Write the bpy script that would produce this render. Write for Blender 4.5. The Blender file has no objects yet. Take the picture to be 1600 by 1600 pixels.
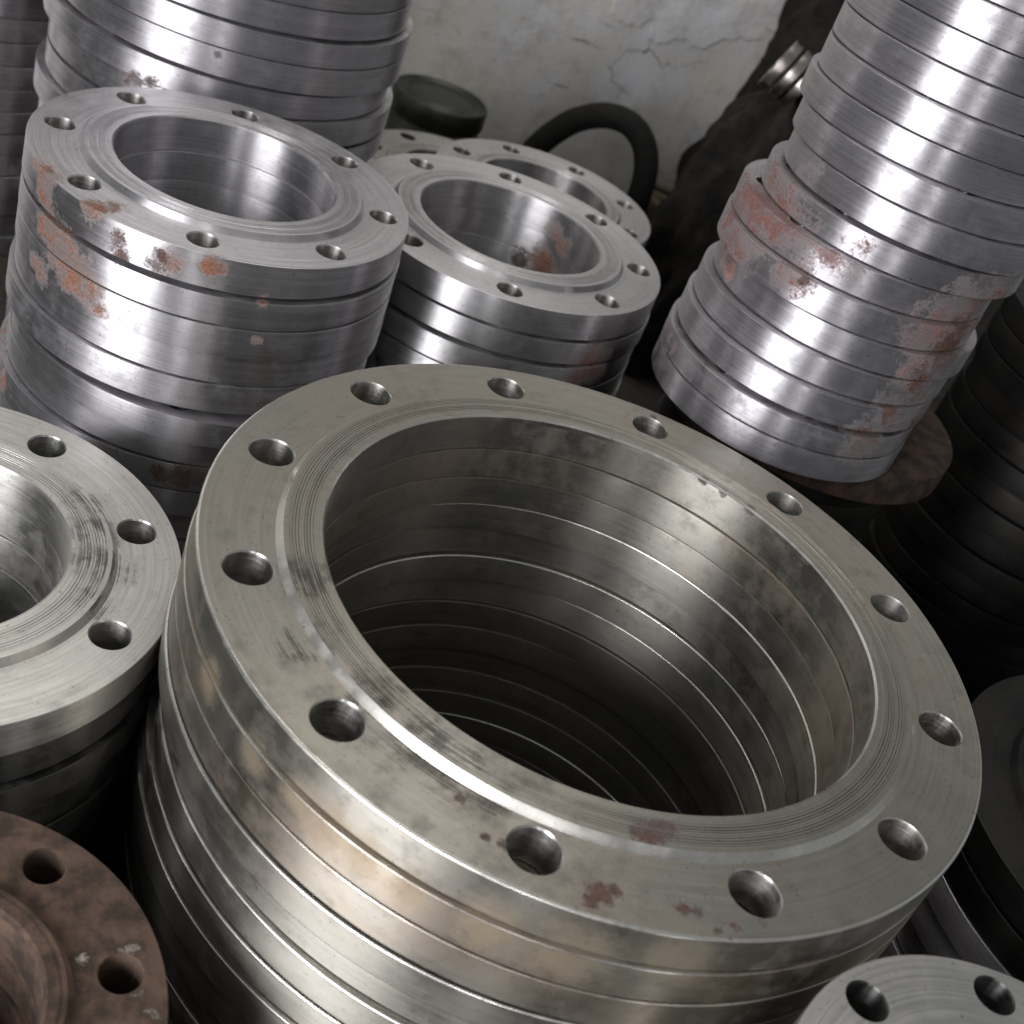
import bpy, bmesh, math, random
from mathutils import Matrix, Vector, noise

# ------------------------------------------------------------------ camera
SC = bpy.context.scene
COL = SC.collection
PITCH, ROLL = 0.993175987, 0.390255608
cam_data = bpy.data.cameras.new('camera')
cam_data.sensor_width = 36.0
cam_data.lens = 2054.2 / 1600.0 * 36.0
cam_data.clip_start = 0.01
cam_data.clip_end = 60.0
cam = bpy.data.objects.new('camera', cam_data)
COL.objects.link(cam)
cam.matrix_world = (Matrix.Translation((-0.04734, -0.43978, 0.30407))
                    @ Matrix.Rotation(PITCH, 4, 'X') @ Matrix.Rotation(ROLL, 4, 'Z'))
cam_data.dof.use_dof = True
cam_data.dof.focus_distance = 0.80
cam_data.dof.aperture_fstop = 11.0
SC.camera = cam

# ------------------------------------------------------------------ ambient light of the dim workshop
world = bpy.data.worlds.new('World')
SC.world = world
world.use_nodes = True
wb = world.node_tree.nodes['Background']
wb.inputs['Color'].default_value = (0.94, 0.97, 1.0, 1)
wb.inputs['Strength'].default_value = 0.27


def area_lamp(name, az, dist, z, w, h, power, col):
    """rectangular area lamp for the light behind the camera and an added overhead fill"""
    d = bpy.data.lights.new(name, 'AREA')
    d.shape = 'RECTANGLE'
    d.size, d.size_y = w, h
    d.energy = power
    d.color = col
    o = bpy.data.objects.new(name, d)
    COL.objects.link(o)
    a = math.radians(az)
    o.location = (math.cos(a) * dist, math.sin(a) * dist + 0.3, z)
    o.rotation_euler = (Vector((0, 0.4, -0.2)) - o.location).to_track_quat('-Z', 'Y').to_euler()
    return o


area_lamp('doorway_light', -116, 3.6, 0.75, 1.75, 2.0, 190, (0.96, 0.96, 1.0))
area_lamp('tube_light', -82, 3.6, 0.9, 0.10, 1.8, 20, (0.97, 0.97, 1.0))
area_lamp('overhead_fill_light', 112, 1.15, 2.7, 2.0, 1.2, 26, (1.0, 0.97, 0.92))  # added overhead fill, brightens flange tops and the back stacks

SC.view_settings.view_transform = 'Standard'
SC.view_settings.look = 'None'
SC.view_settings.exposure = 0.0
SC.view_settings.gamma = 1.0
SC.view_settings.use_curve_mapping = False
SC.cycles.max_bounces = 6
SC.cycles.diffuse_bounces = 2
SC.cycles.glossy_bounces = 5
SC.cycles.sample_clamp_indirect = 6.0

FZ = -0.4605          # floor level
rnd = random.Random(7)
PI2 = 2 * math.pi


# ------------------------------------------------------------------ node helpers
class NT:
    def __init__(self, name):
        self.m = bpy.data.materials.new(name)
        self.m.use_nodes = True
        self.t = self.m.node_tree
        self.bsdf = self.t.nodes['Principled BSDF']

    def n(self, typ, **kw):
        nd = self.t.nodes.new(typ)
        for k, v in kw.items():
            setattr(nd, k, v)
        return nd

    def link(self, a, b):
        self.t.links.new(a, b)

    def put(self, sock, v):
        if hasattr(v, 'is_output') or isinstance(v, bpy.types.NodeSocket):
            self.link(v, sock)
        else:
            sock.default_value = v

    def math(self, op, a, b=None, c=None, clamp=False):
        nd = self.n('ShaderNodeMath', operation=op)
        nd.use_clamp = clamp
        self.put(nd.inputs[0], a)
        if b is not None:
            self.put(nd.inputs[1], b)
        if c is not None:
            self.put(nd.inputs[2], c)
        return nd.outputs[0]

    def noise(self, vec, scale, detail=4, rough=0.55, w=None, dist=0.0):
        nd = self.n('ShaderNodeTexNoise')
        if w is not None:
            nd.noise_dimensions = '4D'
            self.put(nd.inputs['W'], w)
        self.put(nd.inputs['Vector'], vec)
        nd.inputs['Scale'].default_value = scale
        nd.inputs['Detail'].default_value = detail
        nd.inputs['Roughness'].default_value = rough
        nd.inputs['Distortion'].default_value = dist
        return nd.outputs[0]

    def ramp(self, v, lo, hi, a=0.0, b=1.0, smooth=True):
        nd = self.n('ShaderNodeMapRange')
        nd.interpolation_type = 'SMOOTHSTEP' if smooth else 'LINEAR'
        self.put(nd.inputs[0], v)
        for i, x in zip((1, 2, 3, 4), (lo, hi, a, b)):
            self.put(nd.inputs[i], x)
        return nd.outputs[0]

    def mix(self, f, a, b, blend='MIX'):
        nd = self.n('ShaderNodeMix', data_type='RGBA', blend_type=blend)
        self.put(nd.inputs[0], f)
        for s, v in ((nd.inputs[6], a), (nd.inputs[7], b)):
            if isinstance(v, tuple):
                v = (*v, 1) if len(v) == 3 else v
            self.put(s, v)
        return nd.outputs[2]


ORANGE, PINK, DARK, BROWN = (0.200, 0.080, 0.040), (0.165, 0.073, 0.060), (0.070, 0.026, 0.018), (0.100, 0.052, 0.037)


def steel(name, tint=(0.60, 0.585, 0.565), rough=0.30, aniso=0.75, spots=(), warm=(0.34, 0.29, 0.235), drill=False, brush=0.76, rcol=((0.11, 0.042, 0.025), (0.27, 0.105, 0.055))):
    """turned steel: circular tool marks, grime, oil film, rust.
    object colour: r = rust amount, g = yellowed oil film, b = dark grime"""
    s = NT(name)
    tc = s.n('ShaderNodeTexCoord')
    geo = s.n('ShaderNodeNewGeometry')
    oi = s.n('ShaderNodeObjectInfo')
    P0 = tc.outputs['Object']
    W = s.math('MULTIPLY', oi.outputs['Random'], 37.0)
    offs = s.n('ShaderNodeVectorMath', operation='ADD')
    s.link(P0, offs.inputs[0])
    s.link(W, offs.inputs[1])
    P = offs.outputs[0]
    sep = s.n('ShaderNodeSeparateXYZ')
    s.link(P0, sep.inputs[0])
    x, y, z = sep.outputs
    r = s.math('SQRT', s.math('ADD', s.math('MULTIPLY', x, x), s.math('MULTIPLY', y, y)))
    comb = s.n('ShaderNodeCombineXYZ')
    s.put(comb.inputs[0], s.math('DIVIDE', x, s.math('MAXIMUM', r, 1e-4)))
    s.put(comb.inputs[1], s.math('DIVIDE', y, s.math('MAXIMUM', r, 1e-4)))
    s.put(comb.inputs[2], s.math('ADD', s.math('MULTIPLY', s.math('ADD', r, z), 900.0), W))
    # long circular tool marks, broken up around the ring
    streak = s.noise(comb.outputs[0], 1.0, 2, 0.6)
    comb2 = s.n('ShaderNodeCombineXYZ')
    s.put(comb2.inputs[0], s.math('MULTIPLY', comb.inputs[0].links[0].from_socket, 7.0))
    s.put(comb2.inputs[1], s.math('MULTIPLY', comb.inputs[1].links[0].from_socket, 7.0))
    s.put(comb2.inputs[2], s.math('ADD', s.math('MULTIPLY', s.math('ADD', r, z), 120.0), W))
    smear = s.noise(comb2.outputs[0], 1.0, 3, 0.6)
    big = s.noise(P, 11.0, 3, 0.6)
    mid = s.noise(P, 55.0, 4, 0.65)
    fine = s.noise(P, 420.0, 2, 0.7)
    csep = s.n('ShaderNodeSeparateColor')
    s.link(oi.outputs['Color'], csep.inputs[0])
    rust_amt, oil_amt, grime_amt = csep.outputs
    # base colour
    c = s.mix(s.ramp(streak, 0.3, 0.7), tuple(v * brush for v in tint), tint)
    c = s.mix(s.ramp(smear, 0.45, 0.8, 0.0, 0.45), c, tuple(v * 0.62 for v in tint))
    c = s.mix(s.math('MULTIPLY', s.ramp(big, 0.38, 0.62), oil_amt), c, warm)
    pits = s.ramp(fine, 0.63, 0.73)
    grime = s.math('MULTIPLY', s.ramp(s.math('ADD', s.math('MULTIPLY', mid, 0.6), s.math('MULTIPLY', big, 0.4)), 0.46, 0.74), grime_amt)
    c = s.mix(s.math('MULTIPLY', pits, 0.55), c, (0.10, 0.085, 0.065))
    c = s.mix(s.math('MULTIPLY', grime, 0.85), c, (0.055, 0.048, 0.040))
    # free rust, more or less of it on each piece
    rn = s.math('ADD', s.math('MULTIPLY', big, 0.62), s.math('MULTIPLY', mid, 0.38))
    thr = s.math('SUBTRACT', 0.80, s.math('MULTIPLY', rust_amt, 0.52))
    rust = s.ramp(rn, thr, s.math('ADD', thr, 0.045))
    rc = s.mix(s.ramp(mid, 0.35, 0.65), rcol[0], rcol[1])
    c = s.mix(rust, c, rc)
    mask = rust
    # local stains, each with its own ragged outline
    if spots:
        jag = s.math('SUBTRACT', s.noise(geo.outputs['Position'], 70.0, 4, 0.70), 0.5)
        spk = s.math('SUBTRACT', s.noise(geo.outputs['Position'], 520.0, 2, 0.7), 0.5)
        rag = s.math('ADD', s.math('MULTIPLY', jag, 2.6), s.math('MULTIPLY', spk, 1.5))
        for kind in (4, 5, 0, 1, 3, 2):
            fld = None
            for (sx, sy, sz, sr, kd) in spots:
                if kd != kind:
                    continue
                vd = s.n('ShaderNodeVectorMath', operation='DISTANCE')
                s.link(geo.outputs['Position'], vd.inputs[0])
                vd.inputs[1].default_value = (sx, sy, sz)
                q = s.math('DIVIDE', vd.outputs['Value'], sr)
                fld = q if fld is None else s.math('SMOOTH_MIN', fld, q, 0.5)
            if fld is None:
                continue
            soft = s.ramp(s.math('ADD', fld, s.math('MULTIPLY', rag, 0.8)), 0.5, 2.3, 1.0, 0.0)
            if kind == 4:          # dried yellow oil
                c = s.mix(s.math('MULTIPLY', soft, 0.42), c, (0.30, 0.22, 0.12))
                grime = s.math('MAXIMUM', grime, s.math('MULTIPLY', soft, 0.5))
                continue
            if kind == 5:          # dark broken scoring along the tool marks
                sc = s.math('MULTIPLY', s.ramp(s.math('ADD', s.math('MULTIPLY', streak, 0.6), s.math('MULTIPLY', mid, 0.4)), 0.46, 0.56), soft)
                c = s.mix(s.math('MULTIPLY', sc, 0.85), c, (0.05, 0.042, 0.034))
                grime = s.math('MAXIMUM', grime, sc)
                continue
            base = (ORANGE, PINK, DARK, BROWN)[kind]
            c = s.mix(s.math('MULTIPLY', soft, 0.42), c, tuple(0.25 + 0.55 * v for v in base))
            mk = s.ramp(s.math('ADD', fld, rag), 0.60, 1.45, 1.0, 0.0)
            mk = s.math('MULTIPLY', mk, s.ramp(mid, 0.30, 0.62, 0.5, 0.95))
            gr = s.math('ADD', mid, s.math('MULTIPLY', spk, 1.3))
            c = s.mix(mk, c, s.mix(s.ramp(gr, 0.30, 0.72), tuple(v * 0.40 for v in base), tuple(min(1, v * 1.15) for v in base)))
            mask = s.math('MAXIMUM', mask, mk)
    b = s.bsdf
    s.link(c, b.inputs['Base Color'])
    s.put(b.inputs['Metallic'], s.math('SUBTRACT', 1.0, s.math('MAXIMUM', s.math('MULTIPLY', mask, 0.92), s.math('MULTIPLY', grime, 0.6)), clamp=True))
    rg = s.math('ADD', rough, s.math('MULTIPLY', s.math('SUBTRACT', mid, 0.5), 0.22))
    rg = s.math('ADD', rg, s.math('MULTIPLY', s.math('SUBTRACT', smear, 0.5), 0.24))
    rg = s.math('ADD', rg, s.math('MULTIPLY', s.math('SUBTRACT', streak, 0.5), 0.16))
    rg = s.math('ADD', rg, s.math('MULTIPLY', s.math('MAXIMUM', mask, grime), 0.40), clamp=True)
    nsep = s.n('ShaderNodeSeparateXYZ')
    s.link(geo.outputs['True Normal'], nsep.inputs[0])
    flat = s.ramp(s.math('ABSOLUTE', nsep.outputs[2]), 0.80, 0.97)
    s.put(b.inputs['Anisotropic'], s.math('SUBTRACT', aniso, s.math('MULTIPLY', flat, aniso * 0.55)))
    rg = s.math('SUBTRACT', rg, s.math('MULTIPLY', flat, 0.03))
    s.link(rg, b.inputs['Roughness'])
    b.inputs['Anisotropic Rotation'].default_value = 0.25
    tg = s.n('ShaderNodeTangent', direction_type='RADIAL', axis='Z')
    s.link(tg.outputs[0], b.inputs['Tangent'])
    h = s.math('ADD', s.math('MULTIPLY', streak, 0.8), s.math('MULTIPLY', fine, 0.2))
    if drill:
        wv = s.math('SINE', s.math('MULTIPLY', z, 1900.0))
        h = s.math('ADD', h, s.math('MULTIPLY', wv, 0.12))
    bp = s.n('ShaderNodeBump')
    bp.inputs['Strength'].default_value = 0.30
    bp.inputs['Distance'].default_value = 0.0003
    s.link(h, bp.inputs['Height'])
    s.link(bp.outputs[0], b.inputs['Normal'])
    return s.m


def matte(name, a, bcol, scale=20.0, rough=0.9, bump=0.5, dist=0.004, spec=0.3):
    s = NT(name)
    tc = s.n('ShaderNodeTexCoord')
    n1 = s.noise(tc.outputs['Object'], scale, 6, 0.65)
    n2 = s.noise(tc.outputs['Object'], scale * 9, 4, 0.6)
    v = s.math('ADD', s.math('MULTIPLY', n1, 0.65), s.math('MULTIPLY', n2, 0.35))
    s.link(s.mix(s.ramp(v, 0.35, 0.65), a, bcol), s.bsdf.inputs['Base Color'])
    s.bsdf.inputs['Roughness'].default_value = rough
    s.bsdf.inputs['Specular IOR Level'].default_value = spec
    bp = s.n('ShaderNodeBump')
    bp.inputs['Strength'].default_value = bump
    bp.inputs['Distance'].default_value = dist
    s.link(v, bp.inputs['Height'])
    s.link(bp.outputs[0], s.bsdf.inputs['Normal'])
    return s.m


def whitewash(name):
    s = NT(name)
    P = s.n('ShaderNodeTexCoord').outputs['Object']
    big = s.noise(P, 3.2, 5, 0.6)
    mid = s.noise(P, 17.0, 6, 0.65)
    fine = s.noise(P, 160.0, 4, 0.6)
    c = s.mix(s.ramp(big, 0.4, 0.62), (0.66, 0.625, 0.55), (0.67, 0.665, 0.69))
    c = s.mix(s.ramp(mid, 0.48, 0.74, 0, 0.5), c, (0.33, 0.29, 0.23))
    c = s.mix(s.ramp(s.noise(P, 7.0, 5, 0.7), 0.50, 0.72, 0, 0.6), c, (0.36, 0.325, 0.255))
    c = s.mix(s.ramp(fine, 0.60, 0.75, 0, 0.5), c, (0.22, 0.19, 0.16))
    warp = s.n('ShaderNodeVectorMath', operation='ADD')
    nz = s.n('ShaderNodeTexNoise')
    s.link(P, nz.inputs['Vector'])
    nz.inputs['Scale'].default_value = 9.0
    nz.inputs['Detail'].default_value = 5
    sc = s.n('ShaderNodeVectorMath', operation='SCALE')
    s.link(nz.outputs[1], sc.inputs[0])
    sc.inputs['Scale'].default_value = 0.16
    s.link(P, warp.inputs[0])
    s.link(sc.outputs[0], warp.inputs[1])
    vo = s.n('ShaderNodeTexVoronoi', feature='DISTANCE_TO_EDGE')
    s.link(warp.outputs[0], vo.inputs['Vector'])
    vo.inputs['Scale'].default_value = 6.5
    gate = s.ramp(s.noise(P, 5.0, 3), 0.48, 0.62)
    crack = s.math('MULTIPLY', s.ramp(vo.outputs['Distance'], 0.002, 0.010, 0.75, 0), gate)
    scuff_m = s.n('ShaderNodeMapping')
    s.link(P, scuff_m.inputs[0])
    scuff_m.inputs['Rotation'].default_value = (0, 0.6, 0)
    scuff_m.inputs['Scale'].default_value = (9, 9, 60)
    scuff = s.ramp(s.noise(scuff_m.outputs[0], 1.0, 4, 0.6), 0.62, 0.72, 0, 0.75)
    c = s.mix(scuff, c, (0.13, 0.11, 0.10))
    c = s.mix(crack, c, (0.09, 0.065, 0.058))
    s.link(c, s.bsdf.inputs['Base Color'])
    s.bsdf.inputs['Roughness'].default_value = 0.85
    bp = s.n('ShaderNodeBump')
    bp.inputs['Strength'].default_value = 0.6
    bp.inputs['Distance'].default_value = 0.004
    s.link(s.math('SUBTRACT', s.math('ADD', mid, s.math('MULTIPLY', fine, 0.4)), crack), bp.inputs['Height'])
    s.link(bp.outputs[0], s.bsdf.inputs['Normal'])
    return s.m


# ------------------------------------------------------------------ object helpers
def link_mesh(name, me, parent=None, loc=(0, 0, 0), rz=0.0):
    o = bpy.data.objects.new(name, me)
    COL.objects.link(o)
    o.parent = parent
    o.location = loc
    o.rotation_euler = (0, 0, rz)
    return o


def tag(o, label, cat, group=None):
    o['label'] = label
    o['category'] = cat
    if group:
        o['group'] = group
    return o


def finish(bm, name, mat, smooth=True):
    me = bpy.data.meshes.new(name)
    bmesh.ops.recalc_face_normals(bm, faces=bm.faces)
    bm.to_mesh(me)
    bm.free()
    me.materials.append(mat)
    return me


def loop_verts(bm, r, z, seg, cx=0.0, cy=0.0, off=0.0):
    return [bm.verts.new((cx + r * math.cos(off + PI2 * i / seg), cy + r * math.sin(off + PI2 * i / seg), z)) for i in range(seg)]


def strip(bm, A, B, smooth=True, slot=0):
    n = len(A)
    for i in range(n):
        f = bm.faces.new((A[i], A[(i + 1) % n], B[(i + 1) % n], B[i]))
        f.smooth = smooth
        f.material_index = slot


def loop_edges(bm, L, sharp=True):
    out = []
    n = len(L)
    for i in range(n):
        e = bm.edges.get((L[i], L[(i + 1) % n])) or bm.edges.new((L[i], L[(i + 1) % n]))
        if sharp:
            e.smooth = False
        out.append(e)
    return out


def flange_mesh(name, mat, R, t, bore, n, bc, hr, spigot, spig_h, seg, ch=0.0010, hseg=20, hole_walls=True, open_top=False, edge_mat=None, bright_bore=True):
    """a flange: rim with chamfered edges, drilled plate, bore; a low spigot on top (spig_h) keeps the next one off"""
    bm = bmesh.new()
    tp = t - spig_h
    AR = 4

    def arc(rc, zc, a0, a1):
        """quarter-round edge loops about (rc, zc)"""
        return [loop_verts(bm, rc + ch * math.cos(a0 + (a1 - a0) * q / AR), zc + ch * math.sin(a0 + (a1 - a0) * q / AR), seg) for q in range(AR + 1)]
    h_ = math.pi / 2
    rim = arc(R - ch, ch, -h_, 0) + arc(R - ch, tp - ch, 0, h_)
    for q, (A, B) in enumerate(zip(rim, rim[1:])):
        strip(bm, A, B, True, 1 if edge_mat and q != AR else 0)
    o0, o3 = rim[0], rim[-1]
    s0 = loop_verts(bm, spigot, tp, seg)
    if open_top:                       # the raised face is a part of its own and closes the middle
        low = arc(bore + ch, ch, 3 * h_, 2 * h_)
        b2 = loop_verts(bm, bore, tp, seg)
        inner = low + [b2]
        strip(bm, b2, s0, False)
        sharp = [b2]
    else:
        s1 = loop_verts(bm, spigot, t, seg)
        inner = arc(bore + ch, ch, 3 * h_, 2 * h_) + arc(bore + ch, t - ch, 2 * h_, h_)
        strip(bm, s0, s1, False)
        strip(bm, s1, inner[-1], False)
        sharp = [s1, inner[-1]]
    for q, (A, B) in enumerate(zip(inner, inner[1:])):
        strip(bm, A, B, True, 1 if edge_mat and bright_bore and q > AR else 2 if edge_mat and q == AR else 0)
    b0 = inner[0]
    tops, bots = [], []
    for k in range(n):
        a = PI2 * k / n
        cx, cy = bc * math.cos(a), bc * math.sin(a)
        hA = loop_verts(bm, hr, tp, hseg, cx, cy)
        hB = loop_verts(bm, hr, 0, hseg, cx, cy)
        if hole_walls:
            strip(bm, hA, hB)
        tops += loop_edges(bm, hA)
        bots += loop_edges(bm, hB)
    for L in [o0, o3, s0, b0] + sharp:
        loop_edges(bm, L)
    for es in (loop_edges(bm, o3) + loop_edges(bm, s0) + tops, loop_edges(bm, o0) + loop_edges(bm, b0) + bots):
        r = bmesh.ops.triangle_fill(bm, use_beauty=True, use_dissolve=False, edges=es)
        for g in r['geom']:
            if isinstance(g, bmesh.types.BMFace):
                g.smooth = False
    me = finish(bm, name, mat)
    if edge_mat:
        me.materials.append(edge_mat)
        me.materials.append(mat)
    return me


def raised_face_mesh(name, mat, bore, rf, h, seg, grooves=9, edge_mat=None):
    """raised sealing face with turned grooves; z = 0 is the plate"""
    bm = bmesh.new()
    prof = [(bore, 0.0), (bore, h - 0.0012), (bore + 0.0012, h)]
    top = rf - 0.0034
    g0, g1 = bore + 0.006, top - 0.002
    st = (g1 - g0) / grooves
    for k in range(grooves):
        a = g0 + st * k
        w = st * (0.30 + 0.22 * ((k * 7) % 5) / 4)
        prof += [(a, h), (a + w * 0.5, h - 0.00016 - 0.00010 * ((k * 3) % 4)), (a + w, h)]
    prof += [(top, h), (rf, 0.0)]
    loops = [loop_verts(bm, r, z, seg) for r, z in prof]
    for q, (A, B) in enumerate(zip(loops, loops[1:])):
        strip(bm, A, B, True, 1 if edge_mat and (q == len(loops) - 2 or q == 1) else 0)
    for L in loops:
        loop_edges(bm, L)
    me = finish(bm, name, mat)
    if edge_mat:
        me.materials.append(edge_mat)
    return me


def bolt_hole_mesh(name, mat, hr, depth, seg=28):
    """drilled wall of a bolt hole with a small countersink"""
    bm = bmesh.new()
    loops = [loop_verts(bm, r, z, seg) for r, z in ((hr + 0.0007, 0.0), (hr, -0.0009), (hr, -depth))]
    for A, B in zip(loops, loops[1:]):
        strip(bm, A, B)
    loop_edges(bm, loops[1])
    me = finish(bm, name, mat)
    me.flip_normals()
    return me


ORD = ('top', 'second', 'third', 'fourth', 'fifth', 'sixth', 'seventh', 'eighth', 'ninth', 'tenth', 'eleventh',
       'twelfth', 'thirteenth', 'fourteenth', 'fifteenth', 'sixteenth', 'seventeenth', 'eighteenth', 'nineteenth', 'twentieth')
NTH = ('first',) + ORD[1:]


class Kind:
    """one size of flange: its stacked mesh and its parted top piece"""
    def __init__(self, key, R, t, bore, n, bc, hr, rf, mat, hole_mat, seg=96, gap=0.0012, rfh=0.0040, face_mat=None, ch=0.0006, edge_mat=None):
        self.R, self.t, self.n, self.bc = R, t, n, bc
        self.rfh = rfh
        self.low = flange_mesh(key + '_stacked', mat, R, t, bore, n, bc, hr, rf, gap, seg, ch, edge_mat=edge_mat)
        self.low2 = flange_mesh(key + '_stacked_gap', mat, R, t, bore, n, bc, hr, rf, gap + 0.0022, seg, ch, edge_mat=edge_mat)
        self.low3 = flange_mesh(key + '_stacked_dull', mat, R, t, bore, n, bc, hr, rf, gap, seg, ch * 0.6, edge_mat=edge_mat, bright_bore=False) if edge_mat else self.low
        self.body = flange_mesh(key + '_plate', mat, R, t, bore, n, bc, hr + 0.0007, rf, 0.0, seg, ch, hseg=28, hole_walls=False, open_top=True, edge_mat=edge_mat)
        self.face = raised_face_mesh(key + '_raised_face', face_mat or mat, bore, rf, rfh, seg, edge_mat=edge_mat)
        self.hole = bolt_hole_mesh(key + '_bolt_hole', hole_mat, hr, t)

    def top_piece(self, x, y, z, rz, color):
        root = bpy.data.objects.new('pipe_flange', None)
        root.empty_display_size = 0.05
        COL.objects.link(root)
        root.location = (x, y, z)
        root.rotation_euler = (0, 0, rz)
        for nm, me, loc in (('plate', self.body, (0, 0, 0)), ('raised_face', self.face, (0, 0, self.t))):
            o = link_mesh(nm, me, root, loc)
            o.color = color
        for k in range(self.n):
            a = PI2 * k / self.n
            o = link_mesh('bolt_hole', self.hole, root, (self.bc * math.cos(a), self.bc * math.sin(a), self.t))
            o.color = color
        return root

    def piece(self, x, y, z, rz, color, wide=False):
        o = link_mesh('pipe_flange', self.low2 if wide == 1 else self.low3 if wide == 2 else self.low, None, (x, y, z), rz)
        o.color = color
        return o


def stack(kind, cx, cy, ztop, count, phase, desc, group, colors, jit=0.0012, wides=(), dull=(), top=True, shift=None, labels=None, first_label=None):
    """ztop is the plate's upper face of the top flange; pieces go down from it, each lying on the next"""
    z = ztop
    out = []
    for k in range(count):
        z -= kind.t
        dx = rnd.uniform(-jit, jit) if k else 0
        dy = rnd.uniform(-jit, jit) if k else 0
        if shift and k in shift:
            dx, dy = shift[k]
        col = colors(k)
        rz = phase + (rnd.uniform(-0.006, 0.006) if k else 0)
        if k == 0 and top:
            o = kind.top_piece(cx + dx, cy + dy, z, rz, col)
        else:
            o = kind.piece(cx + dx, cy + dy, z, rz, col, wide=2 if k in dull else 1 if k in wides else 0)
        if labels:
            lab = labels(k)
        else:
            lab = first_label if k == 0 else '%s flange from the top of %s' % (ORD[k], desc)
        tag(o, lab, 'flange', group)
        out.append(o)
    return out


# ------------------------------------------------------------------ stains seen on single pieces
MT = [(0.063, 0.001, -0.116, 0.0064, 3), (0.073, 0.006, -0.116, 0.0059, 3), (0.051, -0.041, -0.120, 0.0055, 3), (0.047, -0.046, -0.120, 0.0038, 3),
      (0.088, -0.030, -0.120, 0.0045, 3), (0.094, -0.029, -0.120, 0.0034, 3), (0.004, -0.036, -0.120, 0.0033, 3), (-0.004, -0.036, -0.120, 0.0025, 2),
      (0.113, -0.029, -0.120, 0.0028, 3), (0.104, -0.035, -0.120, 0.0025, 3), (0.063, 0.331, -0.117, 0.0030, 2), (0.077, 0.326, -0.117, 0.0030, 2), (0.097, 0.317, -0.117, 0.0042, 2),
      (0.056, -0.036, -0.120, 0.0036, 3), (0.068, 0.003, -0.116, 0.0066, 3), (-0.020, -0.020, -0.120, 0.0030, 3), (0.125, -0.020, -0.120, 0.0026, 3), (-0.165, 0.235, -0.116, 0.0040, 3), (0.020, 0.395, -0.120, 0.0028, 3)]
BS = [(-0.376, 0.328, -0.099, 0.0084, 0), (-0.369, 0.337, -0.099, 0.0059, 0), (-0.424, 0.341, -0.099, 0.0128, 0), (-0.439, 0.351, -0.099, 0.0103, 0),
      (-0.400, 0.332, -0.138, 0.0147, 0), (-0.381, 0.324, -0.149, 0.0156, 0), (-0.368, 0.321, -0.157, 0.0104, 0), (-0.359, 0.319, -0.165, 0.0069, 0),
      (-0.412, 0.339, -0.131, 0.0108, 0), (-0.415, 0.341, -0.168, 0.0098, 0), (-0.419, 0.344, -0.112, 0.0112, 0), (-0.354, 0.319, -0.111, 0.0076, 2),
      (-0.350, 0.318, -0.121, 0.0051, 2), (-0.324, 0.319, -0.110, 0.0059, 2), (-0.327, 0.318, -0.118, 0.0059, 2), (-0.318, 0.319, -0.110, 0.0076, 0),
      (-0.292, 0.326, -0.106, 0.0059, 0), (-0.286, 0.328, -0.106, 0.0051, 0), (-0.258, 0.343, -0.125, 0.0043, 0), (-0.256, 0.344, -0.155, 0.0040, 0),
      (-0.281, 0.330, -0.279, 0.0103, 0), (-0.271, 0.336, -0.277, 0.0085, 0), (-0.296, 0.325, -0.280, 0.0075, 0)]
CS = [(-0.130, 0.720, -0.185, 0.0096, 2), (-0.111, 0.715, -0.178, 0.0132, 0), (-0.107, 0.713, -0.145, 0.0083, 0), (-0.097, 0.707, -0.152, 0.0094, 0),
      (-0.032, 0.552, -0.177, 0.0170, 1), (-0.042, 0.541, -0.185, 0.0117, 1)]
DS = [(0.029, 0.564, -0.008, 0.0380, 1), (0.035, 0.550, 0.008, 0.0300, 1), (0.032, 0.556, -0.024, 0.0280, 1), (0.040, 0.541, 0.028, 0.0165, 1),
      (0.054, 0.522, 0.004, 0.0233, 1), (0.069, 0.510, 0.007, 0.0162, 1), (0.084, 0.500, 0.012, 0.0101, 2), (0.087, 0.499, 0.021, 0.0046, 2),
      (0.101, 0.493, 0.028, 0.0054, 2), (0.091, 0.497, 0.003, 0.0161, 1), (0.107, 0.491, 0.010, 0.0173, 1), (0.077, 0.504, -0.022, 0.0151, 1),
      (0.086, 0.499, -0.024, 0.0047, 2), (0.131, 0.488, 0.027, 0.0052, 1), (0.210, 0.517, -0.021, 0.0305, 1), (0.228, 0.537, -0.011, 0.0280, 1),
      (0.190, 0.502, -0.032, 0.0178, 1), (0.030, 0.562, -0.051, 0.0111, 0), (0.035, 0.549, -0.055, 0.0090, 0), (0.037, 0.545, -0.132, 0.0151, 1),
      (0.043, 0.536, -0.135, 0.0104, 1), (0.201, 0.509, -0.061, 0.0183, 1)]
MT += [(-0.071, -0.038, -0.147, 0.0096, 4), (-0.086, -0.031, -0.145, 0.0069, 4), (-0.052, -0.046, -0.147, 0.0084, 4), (0.051, -0.054, -0.145, 0.0152, 4),
       (0.010, -0.057, -0.146, 0.0099, 4), (0.094, -0.044, -0.136, 0.0125, 4), (-0.114, -0.015, -0.149, 0.0071, 4), (-0.026, -0.052, -0.150, 0.0072, 4), (-0.150, 0.017, -0.147, 0.0073, 4),
       (-0.048, -0.001, -0.116, 0.0134, 5), (-0.027, -0.010, -0.116, 0.0121, 5), (-0.073, 0.017, -0.116, 0.0107, 5), (-0.130, 0.076, -0.116, 0.0109, 5), (-0.117, 0.032, -0.116, 0.0091, 5), (-0.007, -0.014, -0.116, 0.0074, 5)]
ES = [(-0.267, 0.145, -0.199, 0.0104, 5), (-0.251, 0.121, -0.199, 0.0109, 5), (-0.283, 0.169, -0.199, 0.0092, 5), (-0.239, 0.091, -0.199, 0.0077, 5)]
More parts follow.
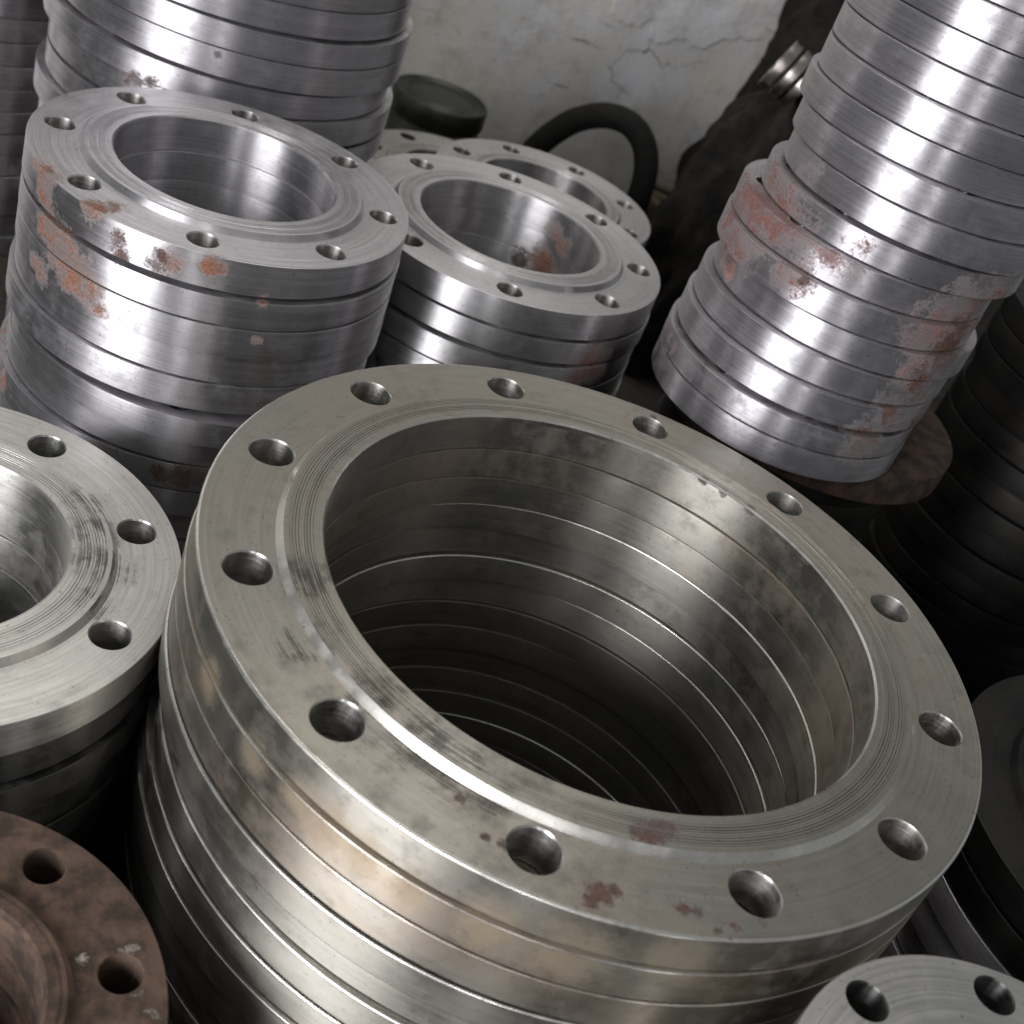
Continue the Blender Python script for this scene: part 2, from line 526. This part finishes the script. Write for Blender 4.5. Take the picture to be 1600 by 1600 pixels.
DS += [(0.218, 0.524, -0.043, 0.0194, 3), (0.212, 0.516, -0.072, 0.0196, 3), (0.197, 0.503, -0.095, 0.0167, 3), (0.222, 0.530, -0.021, 0.0145, 3), (0.183, 0.494, -0.121, 0.0168, 3), (0.228, 0.540, -0.110, 0.0200, 3)]
GS = [(-0.480, 0.607, -0.120, 0.0065, 2), (-0.466, 0.606, -0.117, 0.0065, 2), (-0.488, 0.608, -0.127, 0.0043, 2), (-0.417, 0.614, -0.075, 0.0032, 2)]

WARM = (0.325, 0.312, 0.276)
m_main = steel('oiled_turned_steel', WARM, 0.48, 0.955, MT, brush=0.87)
m_hole = steel('drilled_steel', (0.64, 0.63, 0.60), 0.36, 0.70, drill=True)
m_b = steel('bright_turned_steel_orange_rust', (0.62, 0.60, 0.615), 0.46, 0.975, BS)
m_c = steel('bright_turned_steel', (0.60, 0.585, 0.59), 0.46, 0.975, CS)
m_d = steel('bright_turned_steel_pink_rust', (0.63, 0.605, 0.63), 0.46, 0.975, DS)
m_g = steel('turned_steel_red_specks', (0.61, 0.588, 0.61), 0.46, 0.975, GS)
m_e = steel('grey_turned_steel', (0.60, 0.59, 0.56), 0.46, 0.90, ES)
m_rust = steel('rusted_steel', (0.36, 0.32, 0.29), 0.55, 0.3, rcol=((0.040, 0.026, 0.018), (0.120, 0.074, 0.052)))
m_rust2 = steel('dark_rusted_steel', (0.20, 0.16, 0.14), 0.6, 0.3, rcol=((0.012, 0.008, 0.006), (0.062, 0.033, 0.021)))
m_dark = steel('dark_steel', (0.12, 0.12, 0.118), 0.45, 0.9)
m_bore = steel('shade_dark_bore', (0.19, 0.18, 0.16), 0.5, 0.9)
m_rod = steel('dull_ring_steel', (0.33, 0.30, 0.28), 0.34, 0.2)
m_black = steel('shade_dark_steel', (0.030, 0.030, 0.029), 0.55, 0.5)  # near-black tone is the shade on the unlit stacks, put into the colour
m_edge = steel('worn_bright_edge', (0.80, 0.78, 0.73), 0.30, 0.2)
m_wall = whitewash('whitewashed_plaster')
m_floor = matte('oily_dirt_floor', (0.010, 0.009, 0.008), (0.040, 0.034, 0.027), 14, 0.8, 0.9, 0.01)
m_sack = matte('grimy_sacking', (0.004, 0.0036, 0.003), (0.022, 0.018, 0.013), 40, 0.95, 1.0, 0.016)
m_rope = matte('frayed_rope', (0.04, 0.031, 0.02), (0.13, 0.10, 0.062), 60, 0.9, 0.8, 0.003)
m_rubber = matte('black_rubber', (0.006, 0.0058, 0.005), (0.014, 0.013, 0.011), 50, 0.75, 0.3, 0.001, 0.2)
m_can = matte('dark_green_enamel', (0.008, 0.011, 0.007), (0.030, 0.036, 0.022), 45, 0.34, 0.5, 0.002, 0.5)

# ------------------------------------------------------------------ setting: floor and wall
bm = bmesh.new()
N = 60
grid = {}
for i in range(N + 1):
    for j in range(N + 1):
        X, Y = -3.0 + 6.0 * i / N, -1.6 + 4.6 * j / N
        grid[i, j] = bm.verts.new((X, Y, 0.0))
for i in range(N):
    for j in range(N):
        bm.faces.new((grid[i, j], grid[i + 1, j], grid[i + 1, j + 1], grid[i, j + 1]))
floor = link_mesh('floor', finish(bm, 'floor', m_floor), None, (0, 0, FZ))
floor['kind'] = 'structure'

# wall: a thick plastered slab, slightly uneven, its face running from (-0.45, 1.52) towards (0.02, 1.84)
WAZ = math.radians(34.0)
bm = bmesh.new()
nx, nz = 150, 60
front, back = {}, {}
for i in range(nx + 1):
    for j in range(nz + 1):
        u, v = -1.7 + 3.4 * i / nx, -0.02 + 1.6 * j / nz
        d = 0.010 * noise.noise((u * 3, v * 3, 1.3)) + 0.004 * noise.noise((u * 14, v * 14, 4.0))
        front[i, j] = bm.verts.new((u, -d, v))
        if i in (0, nx) or j in (0, nz):
            back[i, j] = bm.verts.new((u, 0.12, v))
for i in range(nx):
    for j in range(nz):
        f = bm.faces.new((front[i, j], front[i + 1, j], front[i + 1, j + 1], front[i, j + 1]))
        f.smooth = True
for i in range(nx):
    for j in (0, nz):
        bm.faces.new((front[i, j], front[i + 1, j], back[i + 1, j], back[i, j]))
for j in range(nz):
    for i in (0, nx):
        bm.faces.new((front[i, j], front[i, j + 1], back[i, j + 1], back[i, j]))
wall = link_mesh('wall', finish(bm, 'wall', m_wall), None, (-0.215, 1.681, FZ), WAZ)
tag(wall, 'cracked and scuffed whitewashed plaster wall behind the flange stacks', 'wall')
wall['kind'] = 'structure'
del wall['category']


# ------------------------------------------------------------------ the wide twelve-hole stack
def col_main(k):
    if k == 0:
        return (0.05, 0.30, 0.55, 1)
    return (0.04 + 0.08 * rnd.random(), 0.85 if k in (1, 2) else 0.05 + 0.2 * rnd.random(), (0.45 if k < 3 else 0.25) + 0.2 * rnd.random(), 1)


K12 = Kind('wide_flange', 0.230, 0.0227, 0.1635, 12, 0.205, 0.0130, 0.1890, m_main, m_hole, seg=192, gap=0.0007, ch=0.0014, edge_mat=m_edge)
PH_MAIN = 2.61417656
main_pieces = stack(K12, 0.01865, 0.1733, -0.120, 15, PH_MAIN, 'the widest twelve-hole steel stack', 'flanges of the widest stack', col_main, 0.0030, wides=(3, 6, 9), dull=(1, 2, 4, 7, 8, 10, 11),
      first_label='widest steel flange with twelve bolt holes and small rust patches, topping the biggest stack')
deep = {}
for o in main_pieces[7:]:                # deep bores: lack of light put into a darker steel colour
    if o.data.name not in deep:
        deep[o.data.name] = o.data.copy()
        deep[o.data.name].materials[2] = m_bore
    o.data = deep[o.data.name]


# ------------------------------------------------------------------ eight-hole stacks
def col_std(r0, g0, b0):
    return lambda k: (r0 + 0.10 * rnd.random(), g0 + 0.15 * rnd.random(), b0 + 0.25 * rnd.random(), 1)


tB = (-0.0987 - FZ) / 15
KB = Kind('medium_flange', 0.140, tB, 0.0815, 8, 0.120, 0.0107, 0.1050, m_b, m_hole, seg=128)
stack(KB, -0.3385, 0.4579, -0.0987, 15, 3.4121, 'the eight-hole stack streaked with orange rust', 'flanges of the orange rusted stack', lambda k: (0.03 if k < 7 else 0.42, 0.0, 0.12 + 0.25 * rnd.random(), 1), 0.003, wides=(1, 5, 6),
      shift={5: (0.010, -0.006), 6: (0.004, 0.002)},
      first_label='eight-hole steel flange with orange rust on its rim, topping the stack beside the widest one')

tC = (-0.1289 - FZ) / 14
KC = Kind('medium_flange_clean', 0.140, tC, 0.0815, 8, 0.120, 0.0107, 0.1050, m_c, m_hole, seg=128)
stack(KC, -0.1421, 0.6391, -0.1289, 14, 3.363, 'the clean shiny eight-hole stack with rust inside its bore', 'flanges of the clean shiny stack', col_std(0.02, 0.0, 0.15), 0.002, wides=(1, 2),
      first_label='clean shiny eight-hole flange with brown rust deep in its bore, topping its stack')

nE = 11
tE = (-0.2031 - FZ) / nE
KE = Kind('grey_flange', 0.1425, tE, 0.0790, 8, 0.120, 0.0112, 0.1060, m_e, m_hole, seg=128)
e_pieces = stack(KE, -0.3418, 0.0868, -0.2031, nE, 1.4766, 'the low grey stack touching the widest stack', 'flanges of the low grey stack', lambda k: (0.03, 0.05, 0.3 if k == 0 else 1.0, 1), 0.002, wides=(2,),
      first_label='plain grey eight-hole flange with grooved sealing face, touching the side of the widest stack')
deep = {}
for o in e_pieces[1:]:  # shade on the lower rims, put in as dark steel and full grime amount
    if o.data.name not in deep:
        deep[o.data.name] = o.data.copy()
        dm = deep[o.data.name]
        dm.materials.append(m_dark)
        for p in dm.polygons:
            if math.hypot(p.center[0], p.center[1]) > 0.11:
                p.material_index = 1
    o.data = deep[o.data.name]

nF = 9
tF = (-0.2442 - FZ) / nF
KF = Kind('rusty_flange', 0.110, tF, 0.0560, 8, 0.090, 0.0100, 0.0690, m_rust, m_rust, seg=96)
stack(KF, -0.206, -0.1318, -0.2442, nF, 0.61, 'the low brown rusted stack', 'flanges of the low rusted stack', lambda k: (0.91, 0.1, 0.9, 1), 0.003,
      first_label='brown rusted flange with dark bolt holes, lying lower than the widest stack')

nI = 15
ZI = -0.1300
tI = (ZI - FZ) / nI
KI = Kind('pale_flange', 0.110, tI, 0.0560, 8, 0.0945, 0.0098, 0.0740, m_e, m_dark, seg=96)
stack(KI, 0.2520, -0.0910, ZI, nI, 0.084, 'the small pale stack nearly level with the widest flange', 'flanges of the small pale stack', col_std(0.08, 0.05, 0.35), 0.002,
      first_label='small pale grey flange nearly level with the widest flange, dark bolt holes')

nK = 12
tK = (-0.190 - FZ) / nK
KK = Kind('dark_wide_flange', 0.165, tK, 0.105, 0, 0.145, 0.0110, 0.130, m_black, m_black, seg=112)  # this stack's darkness is shade painted into its steel
stack(KK, 0.446, 0.250, -0.190, nK, 0.2, 'the shaded dark stack beside the widest stack', 'flanges of the oily dark stack', lambda k: (0.02, 0.05, 0.03, 1), 0.003,
      first_label='shaded dark flange peeping out beside the widest stack, topping its own stack')
for o in [q for q in COL.objects if q.get('group') == 'flanges of the oily dark stack'][2:6]:  # these show their lit side in bright steel; the others hold painted shade
    o.data = o.data.copy()
    o.data.materials[0] = m_g

# tall broad stack behind the orange rusted one (its top lies out of the picture)
nG = 21
tG = 0.0245
KG = Kind('broad_flange', 0.160, tG, 0.100, 12, 0.140, 0.0107, 0.120, m_g, m_hole, seg=112)
zG = FZ + nG * tG


def lab_G(k):
    j = int(round((zG - k * tG + 0.0987) / tG))            # rows above the rim of the stack in front
    if j > 0:
        return 'bright flange, %s above the orange rusted rim, in the tall broad stack behind' % NTH[j - 1]
    return 'flange low in the tall broad stack, %s below the orange rusted rim' % NTH[-j]


stack(KG, -0.466, 0.766, zG, nG, 0.3, '', 'flanges of the tall broad stack', col_std(0.02, 0.0, 0.15), 0.003, wides=(4, 6, 8),
      shift={k: ((0.004, 0.002) if k % 3 else (-0.003, 0)) for k in range(4, 12)}, labels=lab_G)

# tall narrow stack with pink rust: uneven pieces on one wide rusty flange, on ones with shade in their colour
KD = Kind('narrow_flange', 0.110, 0.0233, 0.0560, 8, 0.090, 0.0095, 0.0740, m_d, m_hole, seg=112)
ZW = -0.1597
dx = {8: .1475, 7: .1465, 6: .1445, 5: .1505, 4: .1515, 3: .1435, 2: .1315, 1: .1285, 0: .1350, -1: .128, -2: .1255, -3: .1215, -4: .1225}
ND = 16
for k in range(ND):
    zt = ZW + 0.0233 * (k + 1)
    i = k - 4
    X = dx.get(i, 0.148)
    Y = 0.588 + (zt + 0.09) * 0.214 + rnd.uniform(-0.0045, 0.0045)
    X += rnd.uniform(-0.0015, 0.0015)
    # shelf of rust pieces stands a little proud
    col = (0.02 + 0.05 * rnd.random(), 0.0, 0.10 + 0.15 * rnd.random(), 1)
    if i in (1, 2, 3):
        col = (0.22, 0.0, 0.2, 1)
    if i <= -3:
        col = (0.30, 0.1, 0.55, 1)
    if k == ND - 1:
        o = KD.top_piece(X, Y, zt - 0.0233, 0.3, col)
    else:
        o = KD.piece(X, Y, zt - 0.0233, 0.3 + rnd.uniform(-0.3, 0.3), col, wide=1 if i in (-3, 3) else 0)
    tag(o, 'narrow shiny flange, %s above the wide rusty one in the tall pink-rusted stack' % NTH[k], 'flange', 'flanges of the tall narrow stack')

KW = Kind('wide_rusty_flange', 0.132, 0.0240, 0.080, 0, 0.118, 0.0105, 0.100, m_rust2, m_rust2, seg=112)
o = KW.piece(0.158, 0.640, ZW - 0.0240, 0.2, (0.80, 0, 0.25, 1))
tag(o, 'wide brown rusted flange carrying the tall pink-rusted stack', 'flange', 'flanges of the tall narrow stack')
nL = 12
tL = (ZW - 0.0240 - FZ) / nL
KL = Kind('shaded_flange', 0.110, tL, 0.0560, 8, 0.090, 0.0095, 0.0740, m_black, m_black, seg=80)  # shade under the wide flange, painted as black steel
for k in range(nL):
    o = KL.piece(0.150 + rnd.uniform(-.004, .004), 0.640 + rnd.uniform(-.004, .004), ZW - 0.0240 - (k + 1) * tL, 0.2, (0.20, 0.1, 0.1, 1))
    tag(o, 'shaded dark flange, %s below the wide rusty flange of the tall stack' % NTH[k], 'flange', 'shaded flanges under the tall narrow stack')

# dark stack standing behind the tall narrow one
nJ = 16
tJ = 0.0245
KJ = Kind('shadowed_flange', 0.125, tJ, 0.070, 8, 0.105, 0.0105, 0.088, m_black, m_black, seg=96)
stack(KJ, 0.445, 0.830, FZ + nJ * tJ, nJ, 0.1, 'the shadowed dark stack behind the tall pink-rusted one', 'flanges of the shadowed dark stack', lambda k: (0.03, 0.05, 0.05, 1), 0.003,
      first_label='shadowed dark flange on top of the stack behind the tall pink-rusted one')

# two stacks in the back, their tops showing over the clean shiny one
nH = 11
tH = (-0.2 - FZ) / nH
KH = Kind('back_flange', 0.125, tH, 0.0720, 8, 0.105, 0.0100, 0.0900, m_c, m_hole, seg=96, rfh=0.002)
stack(KH, -0.148, 0.955, -0.200, nH, 0.60, 'the back stack in front of the black hose', 'flanges of the back stack by the hose', col_std(0.03, 0.1, 0.25), 0.002,
      first_label='flange with its bolt holes showing behind the clean shiny stack, under the black hose')
nH2 = 7
tH2 = (-0.3 - FZ) / nH2
KH2 = Kind('back_grey_flange', 0.125, tH2, 0.0650, 8, 0.105, 0.0100, 0.0880, m_e, m_dark, seg=96, rfh=0.002)
stack(KH2, -0.280, 1.160, -0.300, nH2, 0.098, 'the low back stack beside the dark green can', 'flanges of the back stack by the can', col_std(0.05, 0.15, 0.45), 0.002,
      first_label='dull grey flange lying just in front of the dark green can')

# stack beyond the tall broad one
nO = 22
tO = 0.0245
KO = Kind('far_flange', 0.140, tO, 0.0800, 8, 0.120, 0.0107, 0.105, m_c, m_hole, seg=80)
for k in range(nO):
    o = (KO.top_piece if k == nO - 1 else KO.piece)(-0.80 + rnd.uniform(-.002, .002), 0.90 + rnd.uniform(-.002, .002), FZ + k * tO, 0.5, (0.04, 0.05, 0.3, 1))
    tag(o, 'flange %s from the floor in the far stack behind the tall broad one' % (NTH + ('twenty-first', 'twenty-second'))[k], 'flange', 'flanges of the far half-hidden stack')


# ------------------------------------------------------------------ things along the wall
def tube(pts, r, seg=14, sub=10):
    """a round tube through smooth points"""
    P = []
    n = len(pts)
    V = [Vector(p) for p in pts]
    for i in range(n - 1):
        p0, p1, p2, p3 = V[max(0, i - 1)], V[i], V[i + 1], V[min(n - 1, i + 2)]
        for k in range(sub):
            t = k / sub
            P.append(0.5 * ((2 * p1) + (p2 - p0) * t + (2 * p0 - 5 * p1 + 4 * p2 - p3) * t * t + (3 * p1 - p0 - 3 * p2 + p3) * t ** 3))
    P.append(V[-1])
    bm = bmesh.new()
    rings = []
    up = Vector((0.3, 1, 0.2)).normalized()
    for i, p in enumerate(P):
        d = (P[min(i + 1, len(P) - 1)] - P[max(i - 1, 0)]).normalized()
        a = d.cross(up).normalized()
        b = d.cross(a).normalized()
        rr = r(i / (len(P) - 1)) if callable(r) else r
        rings.append([bm.verts.new(p + (a * math.cos(PI2 * k / seg) + b * math.sin(PI2 * k / seg)) * rr) for k in range(seg)])
    for A, B in zip(rings, rings[1:]):
        strip(bm, A, B)
    bm.faces.new(rings[0])
    bm.faces.new(rings[-1])
    return bm


hose = [(-0.262, 1.372, FZ + 0.018), (-0.236, 1.370, -0.37), (-0.212, 1.36, -0.298), (-0.188, 1.36, -0.256), (-0.163, 1.36, -0.230), (-0.132, 1.36, -0.214),
        (-0.099, 1.36, -0.213), (-0.072, 1.36, -0.231), (-0.056, 1.36, -0.264), (-0.051, 1.36, -0.305), (-0.053, 1.36, -0.37), (-0.058, 1.36, FZ + 0.010)]
o = link_mesh('rubber_hose', finish(tube(hose, 0.0172, 18), 'rubber_hose', m_rubber))
tag(o, 'thick black rubber hose bent into an arch in front of the wall', 'hose')

# dark green can with a rounded lid
can = bpy.data.objects.new('metal_can', None)
can.empty_display_size = 0.05
COL.objects.link(can)
can.location = (-0.362, 1.385, FZ)
can.scale = (1.0, 1.0, 1.10)
tag(can, 'dark green metal can with rounded lid standing against the whitewashed wall', 'can')


def lathe(name, prof, mat, seg=64):
    bm = bmesh.new()
    loops = [loop_verts(bm, r, z, seg) for r, z in prof]
    for A, B in zip(loops, loops[1:]):
        strip(bm, A, B)
    bm.faces.new(loops[0])
    bm.faces.new(loops[-1])
    return finish(bm, name, mat)


link_mesh('body', lathe('can_body', [(0.064, 0.0), (0.066, 0.004), (0.066, 0.070), (0.0672, 0.073), (0.066, 0.076), (0.066, 0.134)], m_can), can)
link_mesh('lid', lathe('can_lid', [(0.0665, 0.1345), (0.0690, 0.1360), (0.0690, 0.1590), (0.0672, 0.1615), (0.0650, 0.1620), (0.0640, 0.1580), (0.0500, 0.1575), (0.0480, 0.1600), (0.0200, 0.1610), (0.004, 0.1612)], m_can), can)


def lump(name, mat, centre, axes, amp, freq, seed, nu=120, nv=90, lean=(0, 0), fold=0.0):
    """a heap of cloth: a closed, folded and sagging body standing on the floor"""
    bm = bmesh.new()
    rows = []
    for j in range(nv + 1):
        v = j / nv
        h = v * axes[2]
        env = math.sqrt(max(0.0, 1 - max(0.0, (v - 0.35) / 0.65) ** 2.2)) * (1.0 + 0.10 * math.sin(v * 7))
        row = []
        for i in range(nu):
            a = PI2 * i / nu
            q = (math.cos(a) * freq, math.sin(a) * freq, h * freq * 2.2 + seed)
            d = amp * noise.fractal(q, 0.9, 2.1, 5) + fold * math.sin(a * 9 + 3.5 * noise.noise((h * 5, seed, 0)) + 6 * noise.noise((math.cos(a), math.sin(a), h * 4 + seed)))
            k = max(0.02, env * (1 + d))
            zz = h + (amp * 0.05 * noise.noise((math.cos(a) * 3, math.sin(a) * 3, v * 6 + seed)) if 0 < j else 0)
            row.append(bm.verts.new((centre[0] + axes[0] * k * math.cos(a) + lean[0] * v, centre[1] + axes[1] * k * math.sin(a) + lean[1] * v, zz)))
        rows.append(row)
    for A, B in zip(rows, rows[1:]):
        strip(bm, A, B)
    bm.faces.new(rows[0])
    bm.faces.new(rows[-1])
    o = link_mesh(name, finish(bm, name, mat), None, (0, 0, FZ))
    return o


o = lump('sacking_heap', m_sack, (0.225, 1.70, 0), (0.20, 0.17, 0.90), 0.16, 2.2, 2.0, lean=(0.075, 0.07), fold=0.06)
tag(o, 'tall dark heap of grimy sacking slumped against the whitewashed wall', 'sacking')
o = lump('sacking_heap', m_sack, (0.085, 1.27, 0), (0.105, 0.115, 0.385), 0.30, 2.6, 9.0, lean=(0.0, 0.0), fold=0.10)
tag(o, 'lower dark lump of grimy sacking standing before the tall sacking heap', 'sacking')
o = lump('sacking_heap', m_sack, (0.520, 0.530, 0), (0.12, 0.11, 0.15), 0.35, 2.2, 5.0, fold=0.06)
tag(o, 'low dark lump of grimy sacking between the tall narrow stack and the shaded dark stack', 'sacking')

# frayed rope: strands lying in loops at the foot of the wall
rope = bpy.data.objects.new('rope_coil', None)
rope.empty_display_size = 0.05
COL.objects.link(rope)
rope.location = (0.015, 1.60, FZ)
tag(rope, 'frayed brown rope coil lying at the foot of the wall beside the black hose', 'rope')
for k in range(9):
    rr = 0.050 + 0.006 * (k % 3)
    pts = []
    for i in range(15):
        a = PI2 * i / 14 + k
        pts.append((rr * math.cos(a) + rnd.uniform(-.004, .004), 0.8 * rr * math.sin(a) + rnd.uniform(-.004, .004),
                    0.008 + 0.0105 * k + 0.004 * math.sin(2 * a + k)))
    link_mesh('strand', finish(tube(pts, 0.0068, 8, 5), 'strand', m_rope), rope)

# small bright rings stuck on edge in the sacking
ring_me = flange_mesh('small_ring', m_rod, 0.034, 0.013, 0.022, 0, 0, 0, 0.030, 0.0005, 48, 0.0008)
for k in range(3):
    o = link_mesh('steel_ring', ring_me, None, (0.044 + 0.0175 * k, 1.262 + 0.004 * k, -0.046 - 0.006 * k))
    o.rotation_euler = (0.10 + 0.02 * k, math.radians(110), 0)
    o.color = (0.40, 0.1, 0.6, 1)
    tag(o, ('small bright steel ring on edge in the sacking, outermost from the tall stack', 'small bright steel ring on edge in the sacking, middle of three',
            'small bright steel ring on edge in the sacking, closest to the tall stack')[k], 'ring', 'small rings stuck in the sacking')

# an older coat of plaster above a ragged broken edge, part of the wall
bm = bmesh.new()
F0, F1 = [], []
nu = 90
for i in range(nu + 1):
    u = 0.02 + 0.62 * i / nu
    lowv = 0.262 + 0.18 * (u - 0.04) + 0.016 * noise.noise((u * 22, 0.3, 0)) + 0.010 * noise.noise((u * 75, 2.3, 0)) + (0.03 if u < 0.10 else 0.0)
    col_f, col_b = [], []
    for j in range(9):
        v = lowv + (0.80 - lowv) * (j / 8) ** 1.5
        d = 0.010 * noise.noise((u * 3, v * 3, 1.3)) + 0.004 * noise.noise((u * 14, v * 14, 4.0))
        col_f.append(bm.verts.new((u, -d - 0.0045, v)))
        col_b.append(bm.verts.new((u, -d + 0.010, v)))
    F0.append(col_f)
    F1.append(col_b)
for i in range(nu):
    for j in range(8):
        bm.faces.new((F0[i][j], F0[i + 1][j], F0[i + 1][j + 1], F0[i][j + 1])).smooth = False
    for j in (0, 8):
        bm.faces.new((F0[i][j], F0[i + 1][j], F1[i + 1][j], F1[i][j]))
for i in (0, nu):
    for j in range(8):
        bm.faces.new((F0[i][j], F0[i][j + 1], F1[i][j + 1], F1[i][j]))
link_mesh('plaster_coat', finish(bm, 'plaster_coat', m_wall), wall)
